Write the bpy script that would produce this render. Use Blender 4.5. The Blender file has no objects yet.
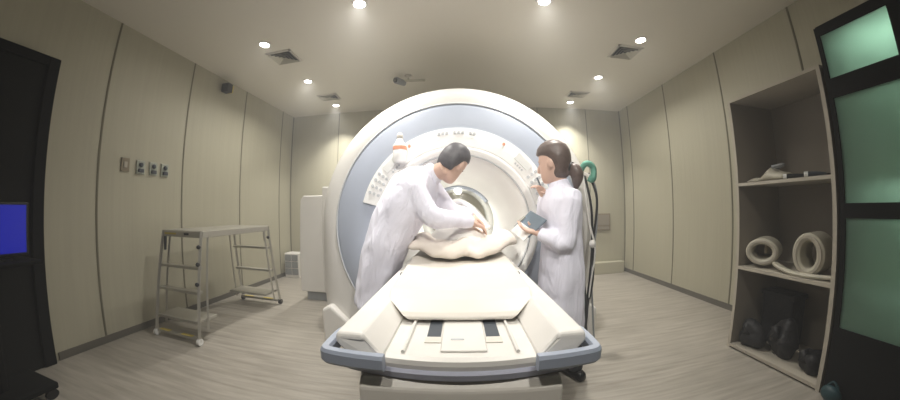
import bpy, bmesh, math, random
from mathutils import Vector, Matrix
random.seed(7)
PI = math.pi
sc = bpy.context.scene
COL = sc.collection

# ------------------------------------------------------------------ camera
F = 285.193
K3 = -0.0769
PITCH, ROLL, YAW, CAMH = 0.0291, 0.0116, -0.0322, 1.106
cam_d = bpy.data.cameras.new('camera')
cam = bpy.data.objects.new('camera', cam_d)
COL.objects.link(cam)
cam_d.type = 'PANO'
cam_d.panorama_type = 'FISHEYE_LENS_POLYNOMIAL'
cam_d.sensor_fit = 'HORIZONTAL'
cam_d.sensor_width = 36.0
cam_d.sensor_height = 16.0
cam_d.fisheye_fov = math.radians(175)
s_ = 25.0 / F
cam_d.fisheye_polynomial_k0 = 0.0
cam_d.fisheye_polynomial_k1 = -s_
cam_d.fisheye_polynomial_k2 = 0.0
cam_d.fisheye_polynomial_k3 = -K3 * s_ ** 3
cam_d.fisheye_polynomial_k4 = 0.0
cam_d.clip_start = 0.01


def cam_dir(v):
    c, s = math.cos(ROLL), math.sin(ROLL)
    v = (c * v[0] + s * v[2], v[1], -s * v[0] + c * v[2])
    c, s = math.cos(PITCH), math.sin(PITCH)
    v = (v[0], c * v[1] - s * v[2], s * v[1] + c * v[2])
    c, s = math.cos(YAW), math.sin(YAW)
    return Vector((c * v[0] + s * v[1], -s * v[0] + c * v[1], v[2]))


R_ = cam_dir((1, 0, 0)); FW = cam_dir((0, 1, 0)); U_ = cam_dir((0, 0, 1))
cam.matrix_world = Matrix(((R_.x, U_.x, -FW.x, 0), (R_.y, U_.y, -FW.y, 0), (R_.z, U_.z, -FW.z, CAMH), (0, 0, 0, 1)))
sc.camera = cam

# ------------------------------------------------------------------ world, exposure
w = bpy.data.worlds.new('world'); sc.world = w
w.use_nodes = True
w.node_tree.nodes['Background'].inputs[0].default_value = (0.02, 0.025, 0.03, 1)
w.node_tree.nodes['Background'].inputs[1].default_value = 0.3
vs_ = w.node_tree.nodes.new('ShaderNodeVolumeScatter')        # added scatter, imitates the soft veil of glass and lens
vs_.inputs['Density'].default_value = 0.043
vs_.inputs['Anisotropy'].default_value = 0.0
w.node_tree.links.new(vs_.outputs[0], w.node_tree.nodes['World Output'].inputs['Volume'])
sc.view_settings.view_transform = 'Standard'
sc.view_settings.look = 'None'
sc.view_settings.gamma = 1
sc.view_settings.exposure = 0.33
sc.view_settings.use_curve_mapping = False
LAMP_W = 12.0
FILL_W = 10.5  # power of the two added lamps behind the camera
BORE_W = 8.0
XL, XR, YB, H = -2.9, 2.80, 4.44, 2.734
YF = -0.7


# ------------------------------------------------------------------ materials
def mat(name, col, rough=0.5, metal=0.0, nscale=0, namt=0.0, bump=0.0, bscale=60, trans=0, emit=None, estr=0, spec=None, coat=0):
    m = bpy.data.materials.new(name); m.use_nodes = True
    nt = m.node_tree; b = nt.nodes['Principled BSDF']
    b.inputs['Base Color'].default_value = (*col, 1)
    b.inputs['Roughness'].default_value = rough
    b.inputs['Metallic'].default_value = metal
    b.inputs['Transmission Weight'].default_value = trans
    b.inputs['Coat Weight'].default_value = coat
    if spec is not None: b.inputs['Specular IOR Level'].default_value = spec
    if emit:
        b.inputs['Emission Color'].default_value = (*emit, 1); b.inputs['Emission Strength'].default_value = estr
    tc = nt.nodes.new('ShaderNodeTexCoord')
    n = nt.nodes.new('ShaderNodeTexNoise'); n.inputs['Scale'].default_value = nscale or 8
    n.inputs['Detail'].default_value = 4
    nt.links.new(tc.outputs['Object'], n.inputs['Vector'])
    mx = nt.nodes.new('ShaderNodeMix'); mx.data_type = 'RGBA'
    a = namt or 0.06
    mx.inputs[6].default_value = (*[c * (1 - a) for c in col], 1)
    mx.inputs[7].default_value = (*[min(1, c * (1 + a)) for c in col], 1)
    nt.links.new(n.outputs['Fac'], mx.inputs[0]); nt.links.new(mx.outputs[2], b.inputs['Base Color'])
    if bump:
        n2 = nt.nodes.new('ShaderNodeTexNoise'); n2.inputs['Scale'].default_value = bscale
        nt.links.new(tc.outputs['Object'], n2.inputs['Vector'])
        bp = nt.nodes.new('ShaderNodeBump'); bp.inputs['Strength'].default_value = bump; bp.inputs['Distance'].default_value = 0.02
        nt.links.new(n2.outputs['Fac'], bp.inputs['Height']); nt.links.new(bp.outputs['Normal'], b.inputs['Normal'])
    return m


def wall_mat(name, c1, c2, horiz=False, rough=0.55):
    m = mat(name, c1, rough)
    nt = m.node_tree; b = nt.nodes['Principled BSDF']
    tc = nt.nodes.new('ShaderNodeTexCoord')
    mp = nt.nodes.new('ShaderNodeMapping')
    mp.inputs['Scale'].default_value = (1, 1, 0.02) if not horiz else (1, 1, 1)
    nt.links.new(tc.outputs['Object'], mp.inputs['Vector'])
    n = nt.nodes.new('ShaderNodeTexNoise'); n.inputs['Scale'].default_value = 45; n.inputs['Detail'].default_value = 3
    nt.links.new(mp.outputs['Vector'], n.inputs['Vector'])
    mx = nt.nodes.new('ShaderNodeMix'); mx.data_type = 'RGBA'
    mx.inputs[6].default_value = (*c1, 1); mx.inputs[7].default_value = (*c2, 1)
    nt.links.new(n.outputs['Fac'], mx.inputs[0]); nt.links.new(mx.outputs[2], b.inputs['Base Color'])
    return m


def floor_mat():
    m = mat('vinyl_floor', (0.40, 0.35, 0.29), 0.42)
    nt = m.node_tree; b = nt.nodes['Principled BSDF']
    tc = nt.nodes.new('ShaderNodeTexCoord')
    mp = nt.nodes.new('ShaderNodeMapping'); mp.inputs['Scale'].default_value = (0.55, 9, 1)
    nt.links.new(tc.outputs['Object'], mp.inputs['Vector'])
    n = nt.nodes.new('ShaderNodeTexNoise'); n.inputs['Scale'].default_value = 3.2; n.inputs['Detail'].default_value = 7
    n.inputs['Roughness'].default_value = 0.65
    nt.links.new(mp.outputs['Vector'], n.inputs['Vector'])
    cr = nt.nodes.new('ShaderNodeValToRGB')
    cr.color_ramp.elements[0].position = 0.3; cr.color_ramp.elements[0].color = (0.25, 0.225, 0.19, 1)
    cr.color_ramp.elements[1].position = 0.72; cr.color_ramp.elements[1].color = (0.44, 0.405, 0.355, 1)
    nt.links.new(n.outputs['Fac'], cr.inputs[0]); nt.links.new(cr.outputs[0], b.inputs['Base Color'])
    return m


M = {}
M['wall'] = wall_mat('wall_panel', (0.41, 0.385, 0.295), (0.49, 0.465, 0.36))
M['ceil'] = wall_mat('ceiling_paint', (0.70, 0.66, 0.585), (0.76, 0.72, 0.64), True)
M['floor'] = floor_mat()
M['seam'] = mat('seam', (0.17, 0.155, 0.11), 0.8)
M['base'] = mat('baseboard', (0.13, 0.12, 0.10), 0.6)
M['dark'] = mat('dark_frame', (0.006, 0.006, 0.006), 0.8, spec=.2)  # near black, lens darkening at the view's edges put into the colour
M['door'] = mat('door_leaf', (0.012, 0.012, 0.011), 0.8, spec=.2)  # door darkened as well, lens falloff carried in its colour
M['frontwall'] = mat('front_wall', (0.09, 0.085, 0.07), 0.8)
M['white'] = mat('white_plastic', (0.75, 0.725, 0.69), 0.38)
M['white2'] = mat('bright_white', (0.93, 0.92, 0.90), 0.35)
M['cream'] = mat('cream_plastic', (0.70, 0.66, 0.60), 0.42)
M['blue'] = mat('blue_grey_ring', (0.43, 0.47, 0.56), 0.45)
M['handle'] = mat('handle_blue_grey', (0.36, 0.40, 0.49), 0.4)
M['bumper'] = mat('bumper', (0.42, 0.43, 0.52), 0.45)
M['grey'] = mat('mid_grey', (0.25, 0.26, 0.27), 0.5)
M['slot'] = mat('slot_dark', (0.06, 0.07, 0.085), 0.6)
M['bore'] = mat('bore_liner', (0.36, 0.36, 0.34), 0.4)
M['alu'] = mat('brushed_metal', (0.50, 0.48, 0.43), 0.35, metal=0.6, nscale=30)
M['yellow'] = mat('yellow_mark', (0.62, 0.50, 0.12), 0.6)
M['black'] = mat('black_rubber', (0.012, 0.012, 0.013), 0.45)
M['coat'] = mat('lab_coat', (0.80, 0.79, 0.90), 0.85, bump=0.5, bscale=11)
nt_ = M['coat'].node_tree
mp_ = nt_.nodes.new('ShaderNodeMapping'); mp_.inputs['Scale'].default_value = (13, 13, 4.5); mp_.inputs['Rotation'].default_value = (.25, .35, 0)
for nd in list(nt_.nodes):
    if nd.type == 'TEX_NOISE' and abs(nd.inputs['Scale'].default_value - 11) < .1:
        nd.inputs['Scale'].default_value = 1.0; nd.inputs['Detail'].default_value = 2.5; nd.inputs['Distortion'].default_value = 1.2
        nt_.links.new(nt_.nodes['Texture Coordinate'].outputs['Object'], mp_.inputs['Vector'])
        nt_.links.new(mp_.outputs['Vector'], nd.inputs['Vector'])
    if nd.type == 'BUMP': nd.inputs['Strength'].default_value = 0.55; nd.inputs['Distance'].default_value = 0.03
M['skin'] = mat('skin', (0.66, 0.44, 0.35), 0.5)
M['hairb'] = mat('black_hair', (0.085, 0.08, 0.09), 0.5, nscale=60, namt=0.4)  # black hair, lift from the veil put into the colour
M['hairw'] = mat('brown_hair', (0.11, 0.078, 0.068), 0.45, nscale=60, namt=0.4)  # brown hair, also lightened in colour for the veil
M['scrub'] = mat('green_scrubs', (0.05, 0.16, 0.14), 0.8)
M['trouser'] = mat('dark_trousers', (0.03, 0.032, 0.04), 0.8)
M['shoe'] = mat('black_shoe', (0.01, 0.01, 0.012), 0.25)
M['cloth'] = mat('cream_cloth', (0.74, 0.67, 0.60), 0.9, bump=0.5, bscale=14)
M['sheet'] = mat('white_sheet', (0.86, 0.84, 0.80), 0.9, bump=0.4, bscale=12)
M['tablet'] = mat('tablet_blue_grey', (0.12, 0.16, 0.2), 0.4)
M['paper'] = mat('paper', (0.78, 0.78, 0.76), 0.8)
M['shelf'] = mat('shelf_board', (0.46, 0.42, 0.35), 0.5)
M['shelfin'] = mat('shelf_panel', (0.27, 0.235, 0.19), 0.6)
M['coil'] = mat('coil_plastic', (0.52, 0.49, 0.40), 0.45)
M['bag'] = mat('dark_bag', (0.014, 0.014, 0.016), 0.55, bump=0.6, bscale=18)
M['teal'] = mat('teal_plastic', (0.015, 0.05, 0.06), 0.5)
M['vent'] = mat('vent_dark', (0.02, 0.022, 0.02), 0.6)
M['green'] = mat('green_strap', (0.10, 0.30, 0.22), 0.6)
M['orange'] = mat('orange_band', (0.82, 0.36, 0.22), 0.5)
M['lampglow'] = mat('lamp_glow', (1, 1, 1), 0.5, emit=(1.0, 0.96, 0.88), estr=14)
M['fillstrip'] = mat('fill_glow', (1, 1, 1), 0.5, emit=(0.85, 1.0, 0.9), estr=3)  # glow added inside the cabinet to brighten the panes
M['screen'] = mat('blue_screen', (0.0, 0.0, 0.02), 0.3, emit=(0.01, 0.02, 0.6), estr=0.35)
M['gglass'] = mat('green_glass', (0.50, 0.73, 0.58), 0.75, trans=0.9)
M['plate'] = mat('wall_plate', (0.23, 0.19, 0.13), 0.5)
M['plate2'] = mat('socket_plate', (0.40, 0.42, 0.36), 0.4)
M['eye'] = mat('eye_dark', (0.02, 0.015, 0.012), 0.2)
M['marks'] = mat('grey_marks', (0.58, 0.59, 0.61), 0.5)


# ------------------------------------------------------------------ mesh helpers
def tag(o, label=None, cat=None, group=None, kind=None):
    if label: o['label'] = label
    if cat: o['category'] = cat
    if group: o['group'] = group
    if kind: o['kind'] = kind
    return o


def wloc(o):
    v = Vector((0, 0, 0))
    while o is not None:
        v += o.location; o = o.parent
    return v


def obj(name, bm, m, parent=None, loc=None, smooth=False, bevel=0.0, seg=2, subsurf=0, remesh=0, smoothit=0, folds=0):
    me = bpy.data.meshes.new(name)
    bmesh.ops.recalc_face_normals(bm, faces=bm.faces)
    off = wloc(parent) if parent else Vector((0, 0, 0))
    if loc is not None: off = off + (Vector(loc) - off)
    bmesh.ops.translate(bm, vec=-off, verts=bm.verts)
    bm.to_mesh(me); bm.free()
    o = bpy.data.objects.new(name, me); COL.objects.link(o)
    if loc is not None: o.location = Vector(loc) - (wloc(parent) if parent else Vector((0, 0, 0)))
    if parent: o.parent = parent
    me.materials.append(m)
    if remesh:
        r = o.modifiers.new('r', 'REMESH'); r.mode = 'VOXEL'; r.voxel_size = remesh; r.use_smooth_shade = True
    if smoothit:
        r = o.modifiers.new('s', 'SMOOTH'); r.iterations = smoothit; r.factor = 0.5
    if folds:
        tx = bpy.data.textures.new('folds', 'CLOUDS'); tx.noise_scale = 0.16; tx.noise_depth = 1
        dm = o.modifiers.new('d', 'DISPLACE'); dm.texture = tx; dm.strength = folds; dm.mid_level = 0.5; dm.texture_coords = 'LOCAL'
    if bevel:
        b = o.modifiers.new('b', 'BEVEL'); b.width = bevel; b.segments = seg; b.limit_method = 'ANGLE'; b.angle_limit = math.radians(35)
        b.harden_normals = False
    if subsurf:
        s = o.modifiers.new('ss', 'SUBSURF'); s.levels = subsurf; s.render_levels = subsurf
    if smooth or subsurf:
        for p in me.polygons: p.use_smooth = True
    return o


def thing(name, loc, label, cat, group=None):
    o = bpy.data.objects.new(name, None); COL.objects.link(o); o.location = loc
    o.empty_display_size = 0.1
    return tag(o, label, cat, group)


def B(): return bmesh.new()


def box(bm, lo, hi, rot=None, piv=None):
    vs = [bm.verts.new((x, y, z)) for x in (lo[0], hi[0]) for y in (lo[1], hi[1]) for z in (lo[2], hi[2])]
    for f in ((0, 1, 3, 2), (4, 6, 7, 5), (0, 4, 5, 1), (2, 3, 7, 6), (0, 2, 6, 4), (1, 5, 7, 3)):
        bm.faces.new([vs[i] for i in f])
    if rot is not None:
        c = Vector(piv) if piv is not None else (Vector(lo) + Vector(hi)) / 2
        bmesh.ops.rotate(bm, cent=c, matrix=rot, verts=vs)
    return bm


def prism(bm, poly, a, b):
    """poly: list of 3d points; extrude from offset a to offset b (vectors)"""
    v0 = [bm.verts.new(Vector(p) + Vector(a)) for p in poly]
    v1 = [bm.verts.new(Vector(p) + Vector(b)) for p in poly]
    n = len(poly)
    bm.faces.new(v0); bm.faces.new(list(reversed(v1)))
    for i in range(n): bm.faces.new((v0[i], v0[(i + 1) % n], v1[(i + 1) % n], v1[i]))
    return bm


def loft(bm, rings, closed=True, cap=True):
    vr = [[bm.verts.new(p) for p in r] for r in rings]
    n = len(rings[0])
    for a, b in zip(vr[:-1], vr[1:]):
        for i in range(n if closed else n - 1):
            j = (i + 1) % n
            bm.faces.new((a[i], a[j], b[j], b[i]))
    if cap and closed:
        bm.faces.new(vr[0]); bm.faces.new(list(reversed(vr[-1])))
    return vr


def basis(d, up=Vector((0, 0, 1))):
    d = Vector(d).normalized()
    if abs(d.dot(up)) > 0.97: up = Vector((0, 1, 0))
    s = d.cross(up).normalized(); u = s.cross(d).normalized()
    return s, u, d


def tube(bm, pts, rad, n=10, flat=1.0, round_ends=False):
    """flat squeezes the second axis"""
    pts = [Vector(p) for p in pts]
    if not isinstance(rad, (list, tuple)): rad = [rad] * len(pts)
    rad = list(rad)
    if round_ends:
        d0 = (pts[0] - pts[1]).normalized(); d1 = (pts[-1] - pts[-2]).normalized()
        p0, p1, r0, r1 = pts[0], pts[-1], rad[0], rad[-1]
        pts = [p0 + d0 * r0 * 0.95, p0 + d0 * r0 * 0.6] + pts + [p1 + d1 * r1 * 0.6, p1 + d1 * r1 * 0.95]
        rad = [r0 * 0.3, r0 * 0.8] + rad + [r1 * 0.8, r1 * 0.3]
    rings = []; pu = None
    for i, p in enumerate(pts):
        d = (pts[min(i + 1, len(pts) - 1)] - pts[max(i - 1, 0)])
        s, u, d = basis(d) if pu is None else basis(d, pu)
        if pu is None: s, u, d = basis(d)
        pu = u
        r = rad[i]
        ra, rb = (r, r * flat) if not isinstance(r, tuple) else r
        rings.append([p + s * ra * math.cos(2 * PI * k / n) + u * rb * math.sin(2 * PI * k / n) for k in range(n)])
    loft(bm, rings)
    return bm


def spline(pts, n=8):
    pts = [Vector(p) for p in pts]; out = []
    P = [pts[0] * 2 - pts[1]] + pts + [pts[-1] * 2 - pts[-2]]
    for i in range(1, len(P) - 2):
        for k in range(n):
            t = k / n
            a, b, c, d = P[i - 1], P[i], P[i + 1], P[i + 2]
            out.append(0.5 * ((2 * b) + (c - a) * t + (2 * a - 5 * b + 4 * c - d) * t * t + (3 * b - a - 3 * c + d) * t ** 3))
    out.append(pts[-1])
    return out


def lathe_y(bm, prof, cx, cz, n=96, a0=0, a1=2 * PI, close=False):
    """prof: (r, y) list; revolve about the y axis through (cx, cz)"""
    full = abs(a1 - a0 - 2 * PI) < 1e-6
    m = n if full else n + 1
    rings = []
    for k in range(m):
        a = a0 + (a1 - a0) * k / n
        rings.append([Vector((cx + r * math.cos(a), y, cz + r * math.sin(a))) for r, y in prof])
    vr = [[bm.verts.new(p) for p in r] for r in rings]
    np_ = len(prof)
    for k in range(m if full else m - 1):
        a, b = vr[k], vr[(k + 1) % m]
        for i in range(np_ if close else np_ - 1):
            j = (i + 1) % np_
            bm.faces.new((a[i], b[i], b[j], a[j]))
    if close and not full:
        bm.faces.new(vr[0]); bm.faces.new(list(reversed(vr[-1])))
    return bm


def lathe_z(bm, prof, cx, cy, n=24):
    vr = [[bm.verts.new((cx + r * math.cos(2 * PI * k / n), cy + r * math.sin(2 * PI * k / n), z)) for k in range(n)] for r, z in prof]
    for a, b in zip(vr[:-1], vr[1:]):
        for i in range(n):
            j = (i + 1) % n
            bm.faces.new((a[i], a[j], b[j], b[i]))
    bm.faces.new(vr[0]); bm.faces.new(list(reversed(vr[-1])))
    return bm


def ball(bm, c, r, mtx=None, u=16, v=10):
    ret = bmesh.ops.create_uvsphere(bm, u_segments=u, v_segments=v, radius=1)
    rr = r if isinstance(r, (tuple, list)) else (r, r, r)
    m = Matrix.Translation(Vector(c)) @ (mtx.to_4x4() if mtx is not None else Matrix.Identity(4)) @ Matrix.Diagonal((*rr, 1))
    bmesh.ops.transform(bm, matrix=m, verts=ret['verts'])
    return bm


def struct(name, bm, m, **k):
    return tag(obj(name, bm, m, **k), kind='structure')


# ------------------------------------------------------------------ the room
T = 0.1
struct('floor', box(B(), (XL - T, YF - T, -T), (XR + T, YB + T, 0)), M['floor'])
struct('ceiling', box(B(), (XL - T, YF - T, H), (XR + T, YB + T, H + T)), M['ceil'])
struct('wall_left', box(B(), (XL - T, YF, 0), (XL, YB + T, H)), M['wall'])
struct('wall_right', box(B(), (XR, YF, 0), (XR + T, YB + T, H)), M['wall'])
struct('wall_back', box(B(), (XL, YB, 0), (XR, YB + T, H)), M['wall'])
struct('wall_front', box(B(), (XL - T, YF - T, 0), (XR + T, YF, H)), M['frontwall'])
struct('baseboard_left', box(B(), (XL, 1.03, 0), (XL + 0.012, YB, 0.06)), M['base'])
struct('baseboard_right', box(B(), (XR - 0.012, YF, 0), (XR, YB, 0.06)), M['base'])
struct('baseboard_back', box(B(), (XL + 0.012, YB - 0.012, 0), (XR - 0.012, YB, 0.05)), M['base'])
n = 0
for x, ys, hw in ((XL, (1.385, 2.255, 3.18, 4.1), 0.008), (XR, (1.44, 2.30, 3.24, 4.17), 0.008)):
    for y in ys:
        n += 1
        d = 0.004
        lo, hi = (x if x < 0 else x - d), (x + d if x < 0 else x)
        struct('trim_%d' % n, box(B(), (lo, y - hw, 0.06), (hi, y + hw, H)), M['seam'])
for x in (-2.0, -1.1, 1.3, 2.15):
    n += 1
    struct('trim_%d' % n, box(B(), (x - 0.006, YB - 0.004, 0.06), (x + 0.006, YB, H)), M['seam'])
for x in (XL + 0.006, XR - 0.006):
    n += 1
    struct('trim_%d' % n, box(B(), (x - 0.006, YB - 0.016, 0.06), (x + 0.006, YB, H)), M['seam'])
# low boxed duct along the back wall
n += 1
struct('trim_%d' % n, box(B(), (1.35, YB - 0.13, 0.0), (2.72, YB - 0.012, 0.19)), M['wall'], bevel=0.006)

# door in the left wall, near the camera
dr = struct('door_1', box(B(), (XL + 0.002, 0.08, 0.0), (XL + 0.025, 0.93, 2.12)), M['door'], loc=(XL, 0.5, 0))
b = B()
box(b, (XL + 0.002, 0.93, 0), (XL + 0.05, 1.0, 2.19)); box(b, (XL + 0.002, 0.01, 0), (XL + 0.05, 0.08, 2.19)); box(b, (XL + 0.002, 0.08, 2.12), (XL + 0.05, 0.93, 2.19))
obj('door_frame', b, M['dark'], dr, bevel=0.006)
b = B(); tube(b, [(XL + 0.02, 0.16, 1.0), (XL + 0.07, 0.16, 1.0), (XL + 0.07, 0.28, 1.0)], 0.01)
obj('door_handle', b, M['grey'], dr)

# ------------------------------------------------------------------ ceiling fittings
LP = [(-1.885, 2.21, 'the front left downlight, left of the ceiling vent nearest the left wall'),
      (-1.89, 3.135, 'the middle downlight of the left row, between the two left ceiling vents'),
      (-1.895, 4.05, 'the rearmost downlight of the left row, beside the far left vent'),
      (-0.761, 1.87, 'the large downlight at the top edge, left of centre'),
      (0.704, 1.90, 'the large downlight at the top edge, right of centre'),
      (1.826, 2.30, 'the front right downlight, beside the near right ceiling vent'),
      (1.79, 3.21, 'the middle downlight of the right row, between the two right ceiling vents'),
      (1.76, 4.13, 'the rearmost downlight of the right row, below the far right vent')]


def downlight(i, x, y, lab, power, spread=165, tilt=0.0):
    t = thing('ceiling_downlight', (x, y, H), lab, 'ceiling light', 'round downlights in the ceiling')
    b = B()
    lathe_z(b, [(0.062, H - 0.001), (0.062, H - 0.008), (0.05, H - 0.012), (0.046, H - 0.004)], x, y)
    obj('bezel', b, M['white'], t)
    b = B(); lathe_z(b, [(0.044, H - 0.004), (0.044, H - 0.010), (0.03, H - 0.016)], x, y)
    obj('lens', b, M['lampglow'], t)
    ld = bpy.data.lights.new('downlight_light', 'AREA'); ld.shape = 'DISK'; ld.size = 0.09
    ld.energy = power; ld.color = (1.0, 0.97, 0.90); ld.spread = math.radians(spread)
    lo = bpy.data.objects.new('downlight_light', ld); COL.objects.link(lo)
    lo.location = (0, 0, -0.02); lo.rotation_euler = (tilt, 0, 0); lo.parent = t


for i, (x, y, lab) in enumerate(LP): downlight(i, x, y, lab, LAMP_W * (.32, 1.15, .9, 1.1, 1.1, .28, 1.05, .9)[i], (165, 150, 95, 120, 120, 165, 150, 95)[i])
downlight(8, -0.5, -0.15, 'unseen tilted fill lamp added behind the camera, on the left', FILL_W, 85, math.radians(48))  # added lamps out of view, brighten the table and gantry fronts
downlight(9, 0.5, -0.15, 'unseen tilted fill lamp added behind the camera, on the right', FILL_W, 85, math.radians(48))


def vent(x, y, w_, d_, lab):
    t = thing('ceiling_vent', (x, y, H), lab, 'ceiling vent', 'louvred vents in the ceiling')
    b = B()
    for lo, hi in (((-w_, -d_), (w_, -d_ + .02)), ((-w_, d_ - .02), (w_, d_)), ((-w_, -d_), (-w_ + .02, d_)), ((w_ - .02, -d_), (w_, d_))):
        box(b, (x + lo[0], y + lo[1], H - 0.012), (x + hi[0], y + hi[1], H - 0.001))
    obj('frame', b, M['cream'], t)
    b = B(); box(b, (x - w_ + .02, y - d_ + .02, H - 0.004), (x + w_ - .02, y + d_ - .02, H - 0.001))
    obj('duct_opening', b, M['vent'], t)
    for k in range(4):
        f0, f1 = 1 - .235 * k, 1 - .235 * k - .12
        b = B()
        loft(b, [[Vector((x + sx * w_ * f * .88, y + sy * d_ * f * .88, z)) for sx, sy in ((-1, -1), (1, -1), (1, 1), (-1, 1))]
                 for f, z in ((f0, H - .020), (f1, H - .004), (f1 - .015, H - .004), (f0 - .015, H - .022))], cap=False)
        obj('louvre', b, M['coil'], t)



vent(-1.84, 2.50, 0.15, 0.13, 'square louvred ceiling vent nearer the camera on the left side')
vent(1.80, 2.56, 0.15, 0.13, 'square louvred ceiling vent nearer the camera on the right side')
vent(-1.86, 3.71, 0.15, 0.10, 'small louvred ceiling vent far on the left, before the last downlight')
vent(1.75, 3.80, 0.15, 0.10, 'small louvred ceiling vent far on the right, before the last downlight')

t = thing('ceiling_camera', (-0.70, 3.25, H), 'small dark ceiling camera with an arm, above the scanner', 'camera')
b = B(); lathe_z(b, [(0.045, H - 0.001), (0.045, H - 0.02), (0.03, H - 0.03)], -0.60, 3.25); obj('mount', b, M['cream'], t)
b = B(); tube(b, [(-0.60, 3.25, H - .02), (-0.60, 3.25, H - .07), (-0.70, 3.22, H - .09)], 0.012); tube(b, [(-0.60, 3.25, H - .07), (-0.40, 3.3, H - .05)], 0.014)
obj('arm', b, M['coil'], t)
b = B(); tube(b, [(-0.65, 3.27, H - .09), (-0.73, 3.15, H - .10)], [0.035, 0.042], 16); obj('body', b, M['grey'], t)
b = B(); tube(b, [(-0.73, 3.15, H - .10), (-0.742, 3.135, H - .102)], 0.03, 16); obj('lens', b, M['black'], t)

# ------------------------------------------------------------------ left wall fittings
t = thing('wall_speaker', (XL, 2.73, 2.60), 'small black wall speaker with a yellow side, high on the left wall', 'speaker')
b = B(); box(b, (XL + .03, 2.67, 2.54), (XL + .14, 2.76, 2.65)); obj('body', b, M['black'], t, bevel=0.01)
b = B(); box(b, (XL + .04, 2.76, 2.55), (XL + .13, 2.785, 2.64)); obj('side_cap', b, M['yellow'], t, bevel=0.004)
b = B(); box(b, (XL, 2.70, 2.58), (XL + .03, 2.74, 2.62)); obj('bracket', b, M['grey'], t)

o = tag(obj('wall_switch_plate', box(B(), (XL, 1.575, 1.44), (XL + .012, 1.655, 1.56)), M['plate'], loc=(XL, 1.61, 1.5), bevel=0.004),
        'brown wall plate left of the row of gas outlets', 'switch plate')
obj('rocker', box(B(), (XL + .012, 1.60, 1.475), (XL + .018, 1.63, 1.525)), M['shelf'], o)
for k, (y, col) in enumerate(((1.765, 'grey wall outlet beside the brown plate, first of the row of three'),
                              (1.90, 'grey wall outlet in the middle of the row of three'),
                              (2.03, 'grey wall outlet at the far end of the row of three'))):
    t = thing('gas_outlet', (XL, y, 1.49), col, 'wall outlet', 'outlets in a row on the left wall')
    b = B(); box(b, (XL, y - .042, 1.43), (XL + .014, y + .042, 1.555)); obj('plate', b, M['plate2'], t, bevel=0.004)
    b = B(); ball(b, (XL + .02, y, 1.515), (0.014, .022, .022)); obj('socket', b, M['slot'], t, smooth=True)
    b = B(); box(b, (XL + .014, y - .028, 1.445), (XL + .035, y + .024, 1.478)); obj('valve', b, M['slot'], t, bevel=0.004)

# dim blue screen on a dark cart, near left
t = thing('workstation_cart', (-2.47, 0.62, 0), 'dark workstation cart by the door at the left edge', 'cart')
b = B(); box(b, (-2.7, 0.42, 0.06), (-2.32, 0.80, 0.10)); obj('base', b, M['dark'], t, bevel=0.01)
for sx in (-2.67, -2.35):
    for sy in (0.45, 0.77):
        b = B(); tube(b, [(sx - .012, sy, .03), (sx + .012, sy, .03)], 0.03, 14); obj('caster', b, M['black'], t)
b = B(); tube(b, [(-2.5, 0.62, 0.1), (-2.5, 0.62, 0.83)], 0.03); obj('column', b, M['dark'], t)
b = B(); box(b, (-2.7, 0.42, 0.80), (-2.30, 0.80, 0.825)); obj('tray', b, M['dark'], t, bevel=0.008)
t = thing('monitor', (-2.45, 0.62, 0.825), 'blue glowing monitor standing on the dark cart', 'monitor')
b = B(); box(b, (-2.52, 0.54, 0.825), (-2.42, 0.70, 0.835)); obj('stand', b, M['black'], t)
b = B(); box(b, (-2.48, 0.60, 0.835), (-2.46, 0.64, 0.9)); obj('neck', b, M['black'], t)
b = B(); box(b, (-2.45, 0.455, 0.85), (-2.41, 0.77, 1.145)); obj('housing', b, M['black'], t, bevel=0.006)
b = B(); box(b, (-2.4095, 0.47, 0.866), (-2.405, 0.757, 1.13)); obj('screen', b, M['screen'], t)

# ------------------------------------------------------------------ back wall fittings
t = thing('vent_unit', (-2.72, 4.22, 0), 'cream floor vent unit with four dark grilles in the back left corner', 'vent unit')
b = B(); box(b, (-2.83, 4.12, 0.0), (-2.56, 4.34, 0.40)); obj('body', b, M['white'], t, bevel=0.008)
for i in range(2):
    for j in range(3):
        b = B(); x0 = -2.815 + i * 0.125
        box(b, (x0, 4.112, 0.05 + j * .113), (x0 + .112, 4.121, 0.05 + j * .113 + .10)); obj('grille', b, M['grey'], t)

o = tag(obj('wall_grille', box(B(), (2.235, YB - .03, 0.70), (2.50, YB - .012 + .012, 0.985)), M['plate'], loc=(2.37, YB, .84), bevel=0.006),
        'brown rectangular plate on the back wall right of the scanner', 'wall plate')
obj('inner_plate', box(B(), (2.26, YB - .036, 0.79), (2.475, YB - .029, 0.96)), M['shelfin'], o)
obj('slot_cover', box(B(), (2.26, YB - .036, 0.725), (2.475, YB - .029, 0.77)), M['shelfin'], o)

# ------------------------------------------------------------------ MRI scanner
GX, GY, GZ = -0.012, 2.10, 0.968
g = thing('mri_scanner', (GX, 2.8, 0), 'large white MRI scanner with a blue grey ring round its open bore', 'MRI scanner')


def dr_(a, R):
    s, c = math.sin(a), math.cos(a)
    if s >= 0: return R
    return min(R / max(abs(c), 1e-6), GZ / max(abs(s), 1e-6))


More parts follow.
